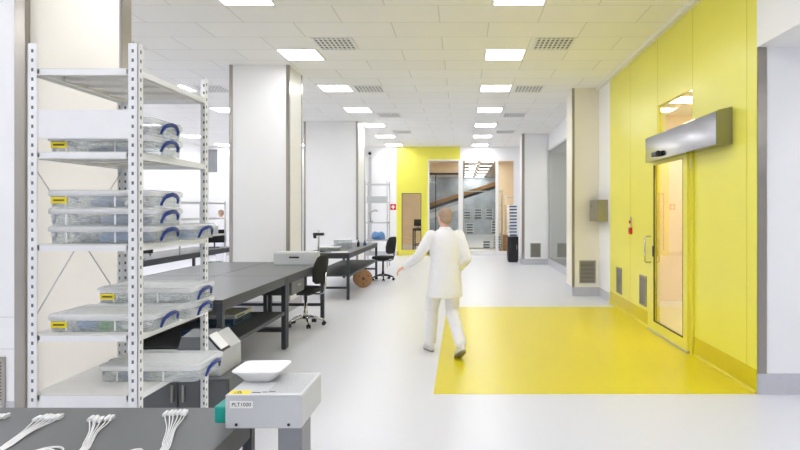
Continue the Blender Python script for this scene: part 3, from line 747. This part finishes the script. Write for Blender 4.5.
# ------------------------------------------------------------------ task chairs
def task_chair(label, loc, rz, metal, seat_h=.5):
    r = thing('task_chair', label, 'chair', loc, rz, 'black task chairs')   # backrest towards +x
    m = MB('fabric'); hs = seat_h
    m.loft([rrect(0, 0, .17, .17, .08, hs-.03), rrect(0, 0, .205, .21, .09, hs-.02), rrect(0, 0, .21, .215, .09, hs+.015), rrect(0, 0, .19, .195, .09, hs+.035), rrect(0, 0, .12, .12, .07, hs+.042)])
    m.obj('seat', r)
    MB('black').box(-.1, .1, -.09, .09, hs-.07, hs-.03, bev=.01).tube([(0, .09, hs-.05), (-.02, .22, hs-.055)], .006, n=6).obj('mechanism', r)
    rings = []
    for z, hy, t in ((0, .13, .6), (.04, .18, 1), (.16, .2, 1), (.28, .185, 1), (.36, .15, .9), (.39, .1, .5)):
        x0 = .235+.05*(z/.39)
        ring = []
        for k in range(20):
            a = 2*PI*k/20; c_, s_ = math.cos(a), math.sin(a)
            yy = hy*math.copysign(abs(s_)**.6, s_)
            ring.append((x0+.035*t*math.copysign(abs(c_)**.7, c_)-.05*(yy/.2)**2, yy, hs+.1+z))
        rings.append(ring)
    MB('fabric').loft(rings).obj('backrest', r)
    MB(metal).tube([(.05, 0, hs-.05), (.2, 0, hs-.055), (.27, 0, hs-.03), (.295, 0, hs+.05), (.3, 0, hs+.25)], .014, n=8).obj('back_support', r)
    MB(metal).lathe([(.03, .09), (.03, .2), (.022, .21), (.022, hs-.06)], n=14).obj('gas_column', r)
    for k in range(5):
        a = 2*PI*k/5+.3; c_, s_ = math.cos(a), math.sin(a)
        l = MB(metal).tube([(.02*c_, .02*s_, .12), (.12*c_, .12*s_, .115), (.22*c_, .22*s_, .085), (.25*c_, .25*s_, .07)], [.024, .022, .016, .012], n=8).obj('leg', r)
        w_ = MB('black')
        for q in (-1, 1):
            px, py = .25*c_-q*.016*s_, .25*s_+q*.016*c_
            w_.tube([(px-.009*s_, py+.009*c_, .0285), (px+.009*s_, py-.009*c_, .0285)], .0285, n=14)
        w_.tube([(.25*c_-.02*s_, .25*s_+.02*c_, .03), (.25*c_+.02*s_, .25*s_-.02*c_, .03)], .006, n=6).tube([(.25*c_, .25*s_, .03), (.25*c_, .25*s_, .07)], .008, n=6)
        w_.obj('caster', l)
    return r
task_chair('black task chair with chrome base tucked under the near row of benches', (-2.185, 8.18, 0), math.radians(-12), 'chrome')
task_chair('black task chair with black base at the far end of second bench', (-1.83, 13.55, 0), math.radians(-25), 'black', .52)

# ------------------------------------------------------------------ wire racks
def wire_rack(label, loc, w_, d_, h, tiers, rz=0, metal='alu', solid=()):
    r = thing('wire_rack', label, 'rack', loc, rz)
    for sx in (-1, 1):
        for sy in (-1, 1): MB(metal).tube([(sx*w_/2, sy*d_/2, 0), (sx*w_/2, sy*d_/2, h)], .016, n=8).obj('post', r)
    for z in tiers:
        m = MB(metal)
        m.box(-w_/2, w_/2, -d_/2-.008, -d_/2+.008, z-.03, z).box(-w_/2, w_/2, d_/2-.008, d_/2+.008, z-.03, z)
        m.box(-w_/2-.008, -w_/2+.008, -d_/2, d_/2, z-.03, z).box(w_/2-.008, w_/2+.008, -d_/2, d_/2, z-.03, z)
        n = int(w_/.05)
        for k in range(1, n): m.box(-w_/2+k*w_/n-.003, -w_/2+k*w_/n+.003, -d_/2, d_/2, z-.008, z-.002)
        m.obj('shelf', r)
    return r
wire_rack('open metal rack between the far white column and the first aid sign', (-2.42, 16.75, 0), .62, .5, 2.45, (2.37, 1.86, 1.28, .78, .2))
tag(MB('devgrey').box(-.28, .28, -.2, .2, 0, .16, bev=.01).obj('carton', None, (-2.42, 16.75, 1.86)), 'pale grey carton on the second level of the metal rack by the first aid sign', 'box')
wad('plastic_bag', 'bagblue', -2.4, 16.72, .78, .42, .35, .22, 'blue and white bag low on the metal rack by the first aid sign', 31)
lampo = thing('desk_magnifier', 'grey jointed magnifier arm lamp on the metal rack by the first aid sign', 'lamp', (-2.6, 16.7, 1.28))
MB('postgrey').lathe([(.07, 0), (.07, .02), (.02, .03)], n=14).obj('base', lampo)
MB('postgrey').tube([(0, 0, .02), (-.05, 0, .25), (.12, 0, .36)], .012, n=8).obj('arm', lampo)
MB('devgrey').lathe([(.03, 0), (.08, -.05), (.08, -.06)], (.13, 0, .36), 14).obj('head', lampo)
wr = wire_rack('wire rack on the bench beyond the columns, seen through the storage rack', (-5.05, 10.9, BHt), .5, 1.9, .95, (.3, .62, .92))
for i, (x, y, mt, h, l) in enumerate(((-5.0, 10.3, 'devgrey', .13, 'pale grey case'), (-5.0, 10.95, 'bagwhite', .12, 'white carton'), (-5.05, 11.5, 'devgrey', .16, 'tall grey case'))):
    tag(MB(mt).box(-.17, .17, -.22, .22, 0, h, bev=.008).obj('instrument_case', None, (x, y, BHt+.301)), l+' on the lower wire shelf of the bench rack beyond the columns', 'case')
for i, (x, y, l) in enumerate(((-5.0, 9.0, 'black monitor facing the aisle at the near end of the bench beyond the columns'), (-5.12, 12.1, 'black monitor at the far end of the bench beyond the columns'))):
    r = thing('monitor', l, 'monitor', (x, y, BHt), math.radians(20))
    MB('black').box(-.1, .1, -.08, .08, 0, .015, bev=.003).obj('base', r); MB('black').tube([(0, 0, .01), (0, .02, .18)], .015).obj('neck', r)
    MB('black').box(-.22, .22, -.02, .02, .1, .37, bev=.006).obj('bezel', r); MB('dark').box(-.205, .205, -.0215, -.0201, .115, .355).obj('screen', r)
wad('cable_coil', 'green', -5.05, 12.0, .437, .4, .4, .12, 'green coil of cable on the shelf under the bench beyond the columns', 41, 'cable')

# dark cabinet and bin stack by the far right pier
sc = thing('dark_cabinet', 'dark metal cabinet at the end of the glazed screen by the far pier', 'cabinet', (1.6, 18.5, 0))
MB('dark').box(-.16, .16, -.25, .25, .04, .8, bev=.004).obj('body', sc); MB('black').box(-.14, .14, -.23, .23, 0, .04).obj('plinth', sc)
dr = MB('black').box(-.15, .15, -.262, -.251, .06, .78).obj('door', sc); MB('steel').box(.1, .115, -.275, -.262, .4, .55).obj('handle', dr)
def bin_proto(name, w_, d_, h):
    r = thing(name, '', 'bin')
    MB('wcross').loft([rrect(0, 0, w_/2-.012, d_/2-.012, .02, 0), rrect(0, 0, w_/2, d_/2, .02, h-.012), rrect(0, 0, w_/2-.006, d_/2-.006, .018, h-.012), rrect(0, 0, w_/2-.018, d_/2-.018, .018, .006)]).obj('body', r)
    MB('bookblue').box(-w_/2+.035, w_/2-.035, -d_/2-.004, -d_/2+.002, h*.2, h*.68).obj('front_label', r)
    return r
bp = bin_proto('parts_bin', .3, .4, .1); bu = [False]
def put_bin(x, y, z, label, group):
    if not bu[0]: bu[0] = True; bp.location = (x, y, z); bp['label'] = label; bp['group'] = group
    else: dup(bp, (x, y, z), 0, label, group)
for k in range(10): put_bin(1.6, 18.5, .8+.1*k, 'small white bin with blue label, in the stack on the dark cabinet', 'bins on the dark cabinet')
# rack with bins behind the glass
RZ = (.16, .73, 1.29, 1.84, 2.38)
wire_rack('long metal rack full of small bins behind the glazed screen', (.8, 22.7, 0), 1.5, .45, 2.42, RZ)
for x, tier, n, nm in ((.2, 2, 3, 'left stack on the upper level'), (.62, 2, 4, 'middle stack on the upper level'), (1.05, 2, 4, 'right stack on the upper level'),
                       (.3, 1, 4, 'left stack on the middle level'), (1.28, 1, 5, 'right stack on the middle level'),
                       (.95, 0, 3, 'left stack on the lowest level'), (1.36, 0, 5, 'right stack on the lowest level')):
    for k in range(n): put_bin(x, 22.7, RZ[tier]+.1*k, 'small white bin, %s of rack behind glass' % nm, 'bins behind the glass, '+nm)
fe = thing('fire_extinguisher', 'red fire extinguisher hanging on the beige wall behind the glazed screen', 'fire extinguisher', (2.55, 27.86, .75))
MB('red').lathe([(.0, 0), (.085, .01), (.09, .04), (.09, .52), (.06, .6), (.03, .63)], n=20).obj('cylinder', fe)
MB('black').box(-.03, .03, -.05, .05, .63, .7, bev=.006).tube([(0, -.05, .66), (.07, -.1, .6), (.08, -.12, .25)], .012, n=8).obj('valve', fe)
MB('steel').box(-.1, .1, .09, .13, .25, .3).obj('bracket', fe)
wire_rack('narrow metal rack at the right behind the glazed screen', (2.15, 25.6, 0), .5, .5, 2.3, (2.2, 1.85, 1.4, .9, .3))
for k, (x, y, h, l) in enumerate(((1.75, 23.6, .35, 'brown wooden crate on the floor, lowest behind the glass right bay'),)):
    tag(MB('wood').box(-.25, .25, -.2, .2, 0, h, bev=.006).obj('crate', None, (x, y, 0)), l, 'crate')
tag(MB('wood').box(-.2, .2, -.18, .18, 0, .3, bev=.006).obj('crate', None, (1.75, 23.6, .35)), 'smaller wooden crate on top of another behind the glass right bay', 'crate')
# inclined conveyor of the hall beyond
cvy = thing('inclined_conveyor', 'ochre inclined beam with dark underside in the hall behind the glass', 'conveyor', (0, 33, 0))
a = math.atan2(1.5, 4.6)
RR = Matrix.Rotation(-a, 3, 'Y')
MB('orange').box(-3.6, 3.6, -.5, .5, 2.42, 2.62, rot=RR).obj('beam', cvy)
MB('dark').box(-3.6, 3.6, -.45, .45, 2.26, 2.4, rot=RR).obj('underside', cvy)
MB('white').box(-3.6, .2, -.5, -.46, 1.18, 1.48, rot=RR).obj('lit_tube_panel', cvy)  # plain white board standing in for an inclined lit tube
MB('alu').box(-3.6, 3.6, -.52, -.48, 2.75, 2.8, rot=RR).obj('rail', cvy)
for x in (-2.6, 2.2): MB('dark').box(x-.06, x+.06, -.06, .06, 0, 2.4+x*.33).obj('leg', cvy)
# chairs/dark desk behind the far yellow door
ft = bench(-2.0, -1.5, 23.6, 24.6, .9, 'small dark table behind the far yellow door', shelf=False)
mn = thing('monitor', 'black monitor on the small table behind the far yellow door', 'monitor', (-1.8, 24.1, .9))
MB('black').box(-.1, .1, -.08, .08, 0, .015).obj('base', mn); MB('black').tube([(0, 0, .01), (0, .02, .15)], .015).obj('neck', mn); MB('black').box(-.18, .18, -.02, .02, .08, .36, bev=.006).obj('bezel', mn)

# ------------------------------------------------------------------ people
def fuse(mb, name, voxel, smooth=4):
    o = mb.obj(name)
    md = o.modifiers.new('r', 'REMESH'); md.mode = 'VOXEL'; md.voxel_size = voxel; md.use_smooth_shade = True
    s = o.modifiers.new('s', 'SMOOTH'); s.iterations = smooth; s.factor = .5
    bpy.context.view_layer.update()
    me = bpy.data.meshes.new_from_object(o.evaluated_get(bpy.context.evaluated_depsgraph_get()))
    me.name = name
    mats = [M[m] for m in mb.mats]
    bpy.data.objects.remove(o)
    me.materials.clear()
    for m in mats: me.materials.append(m)
    for p in me.polygons: p.use_smooth = True
    n = bpy.data.objects.new(name, me); COL.objects.link(n); return n
def chain(mb, pts, rs, mi=0):
    for p, r in zip(pts, rs): mb.ball(p, r, mi=mi, n=14)
    for p, q, r, s in zip(pts, pts[1:], rs, rs[1:]): mb.tube([p, q], [r, s], mi=mi, n=14)
def hand(mb, wrist, d, palm_n, side):
    """palm, four unequal curled fingers and a side thumb; d = pointing direction, palm_n = palm facing"""
    d = Vector(d).normalized(); nrm = Vector(palm_n); nrm = (nrm-d*nrm.dot(d)).normalized(); u = d.cross(nrm)*side
    w_ = Vector(wrist)
    for t in (-.024, -.008, .008, .024): chain(mb, [w_+u*t*.5, w_+d*.08+u*t], [.014, .0125])
    for t, L in ((.027, .066), (.009, .076), (-.009, .071), (-.027, .055)):
        b0 = w_+d*.08+u*t; b1 = b0+(d*.92+nrm*.38)*L*.5; b2 = b1+(d*.7+nrm*.7)*L*.3; b3 = b2+(d*.35+nrm*.93)*L*.25
        chain(mb, [b0, b1, b2, b3], [.0105, .0095, .0085, .0075])
    t0 = w_+d*.022+u*.02; t1 = t0+(d*.6+u*.75+nrm*.25)*.04; t2 = t1+(d*.85+u*.25+nrm*.45)*.032
    chain(mb, [t0, t1, t2], [.0145, .011, .009])
def person(label, loc, rz, P, hairm='hair', turn=0):
    r = thing('person', label, 'person', loc, rz)
    b_ = MB('skin')
    for s in ('l', 'r'):
        chain(b_, [P['hip'+s], P['knee'+s], P['ankle'+s]], [.085, .052, .036]); chain(b_, [P['ankle'+s], P['toe'+s]], [.036, .026])
        chain(b_, [P['sh'+s], P['el'+s], P['wr'+s]], [.05, .038, .025])
    chain(b_, [(0, 0, .88), (0, 0, 1.05), (0, .0, 1.24), (0, -.01, 1.34)], [.125, .11, .12, .075])
    chain(b_, [P['shl'], (0, -.005, 1.32), P['shr']], [.045, .055, .045])
    chain(b_, [(0, -.012, 1.34), (0, .008, 1.45)], [.056, .05])
    q = Matrix.Rotation(turn, 3, 'Z'); hc = Vector((0, .02, 1.525))
    H = lambda x, y, z: hc+q @ Vector((x, y, z))
    b_.ball(H(0, -.01, .02), .073, .09, .086); chain(b_, [H(0, .035, -.02), H(0, .05, -.07)], [.06, .036])
    b_.ball(H(0, .012, -.03), .062, .07, .07)
    chain(b_, [H(0, .083, .01), H(0, .1, -.022)], [.009, .013])
    for s in (-1, 1): b_.ball(H(.073*s, -.008, -.005), .011, .02, .031)
    chain(b_, [H(-.03, .078, .022), H(0, .083, .02), H(.03, .078, .022)], [.01, .01, .01])
    for s in ('l', 'r'): hand(b_, P['wr'+s], P['hd'+s], P['pn'+s], -1 if s == 'l' else 1)
    body = fuse(b_, 'body', .006, 3); body.parent = r
    for s in (-1, 1): MB('eye').ball(H(.03*s, .08, .004), .009, .006, .007, n=10).obj('eye', body)
    MB('lip').ball(H(0, .085, -.048), .022, .008, .007, n=10).obj('mouth', body)
    h = MB(hairm); h.ball(H(0, -.02, .032), .08, .092, .084, n=20); h.ball(H(0, -.045, -.01), .069, .062, .062, n=20)
    ho = fuse(h, 'hair', .008, 3); ho.parent = r
    c = MB('coat')
    def ell(z, rx, ry, cy=0): return [(rx*math.cos(2*PI*k/24), cy+ry*math.sin(2*PI*k/24), z) for k in range(24)]
    c.loft([ell(.64, .2, .155, P.get('hem', 0)), ell(.75, .195, .15), ell(.88, .185, .14), ell(1.04, .16, .125), ell(1.2, .178, .13), ell(1.3, .186, .112), ell(1.365, .135, .092), ell(1.4, .068, .066, -.008), ell(1.425, .066, .066, -.006)])
    for s in ('l', 'r'):
        w_ = Vector(P['wr'+s]); e = Vector(P['el'+s])
        chain(c, [P['sh'+s], P['el'+s], e.lerp(w_, .93)], [.068, .057, .043])
    co = fuse(c, 'coat', .011, 5); co.parent = r
    t = MB('trouser')
    for s in ('l', 'r'):
        k, a_ = Vector(P['knee'+s]), Vector(P['ankle'+s])
        chain(t, [P['hip'+s], k, k.lerp(a_, .93)], [.1, .076, .064])
    chain(t, [(-.06, 0, .88), (.06, 0, .88)], [.12, .12])
    to_ = fuse(t, 'trousers', .011, 5); to_.parent = r
    for s in ('l', 'r'):
        a_, tt = Vector(P['ankle'+s]), Vector(P['toe'+s])
        d = (tt-a_); f = Vector((d.x, d.y, 0)).normalized(); up = Vector((0, 0, 1))
        pitch = math.atan2(a_.z-tt.z-.055, Vector((d.x, d.y)).length)
        R = Matrix.Rotation(math.atan2(f.y, f.x), 3, 'Z') @ Matrix.Rotation(pitch, 3, 'Y')
        sh = MB('shoe'); so = MB('sole')
        def put(mb, prof, z0):
            rings = []
            for z, sc_, x0 in prof:
                ring = []
                for k in range(20):
                    an = 2*PI*k/20; c_, s_ = math.cos(an), math.sin(an)
                    ring.append(tt+R @ Vector((-.085+x0+.145*sc_*c_, .05*sc_*s_*(1.08 if c_ > 0 else .88), z)))
                rings.append(ring)
            mb.loft(rings)
        zb = -.03
        put(sh, [(zb+.016, 1, 0), (zb+.04, .98, 0), (zb+.062, .84, -.01), (zb+.085, .5, -.05), (zb+.1, .4, -.06)], 0)
        put(so, [(zb, .97, 0), (zb+.016, 1.02, 0)], 0)
        so_ = sh.obj('shoe', r); so.obj('sole', so_)
    return r
walk = dict(hipl=(-.085, 0, .86), kneel=(-.1, .17, .49), anklel=(-.1, .22, .085), toel=(-.1, .375, .03),
            hipr=(.085, 0, .86), kneer=(.09, .02, .47), ankler=(.085, -.3, .15), toer=(.085, -.185, .032),
            shl=(-.165, 0, 1.325), ell=(-.3, .03, 1.1), wrl=(-.42, .13, .985), hdl=(-.75, .45, -.5), pnl=(.4, .1, -.9),
            shr=(.165, 0, 1.325), elr=(.235, -.07, 1.07), wrr=(.2, .1, .94), hdr=(-.1, .7, -.7), pnr=(-1, 0, 0), hem=.0)
person('person in white coat and trousers walking away beside the yellow floor', (-.19, 6.53, 0), math.radians(20), walk, turn=.15)
stand = dict(hipl=(-.085, 0, .86), kneel=(-.09, .02, .48), anklel=(-.1, -.02, .085), toel=(-.11, .13, .03),
             hipr=(.085, 0, .86), kneer=(.09, .03, .48), ankler=(.1, .02, .085), toer=(.12, .17, .03),
             shl=(-.165, 0, 1.325), ell=(-.22, -.02, 1.06), wrl=(-.16, .2, 1.02), hdl=(.2, .95, -.1), pnl=(.3, 0, -1),
             shr=(.165, 0, 1.325), elr=(.22, -.02, 1.06), wrr=(.16, .2, 1.02), hdr=(-.2, .95, -.1), pnr=(-.3, 0, -1))
person('person in a white coat standing at left beyond the benches, part hidden by column', (-7.0, 17.0, 0), math.radians(60), stand, turn=-.1)

# ------------------------------------------------------------------ camera and view
cd = bpy.data.cameras.new('camera'); cam = bpy.data.objects.new('camera', cd); COL.objects.link(cam)
cam.location = (0, 0, 1.6); cam.rotation_euler = (PI/2, 0, 0)
cd.sensor_width = 36; cd.lens = 36*585/800; cd.shift_x = -62/800; cd.shift_y = -14/800; cd.clip_start = .05; cd.clip_end = 200
S.camera = cam
wd = bpy.data.worlds.new('world'); S.world = wd; wd.use_nodes = True
wd.node_tree.nodes['Background'].inputs[0].default_value = (1, 1, 1, 1); wd.node_tree.nodes['Background'].inputs[1].default_value = .3
S.view_settings.view_transform = 'Standard'; S.view_settings.look = 'None'; S.view_settings.gamma = 1; S.view_settings.use_curve_mapping = False
S.view_settings.exposure = .62
cy = S.cycles
cy.max_bounces = 12; cy.diffuse_bounces = 6; cy.glossy_bounces = 4; cy.transparent_max_bounces = 24; cy.transmission_bounces = 6
cy.caustics_reflective = False; cy.caustics_refractive = False
cy.use_denoising = True
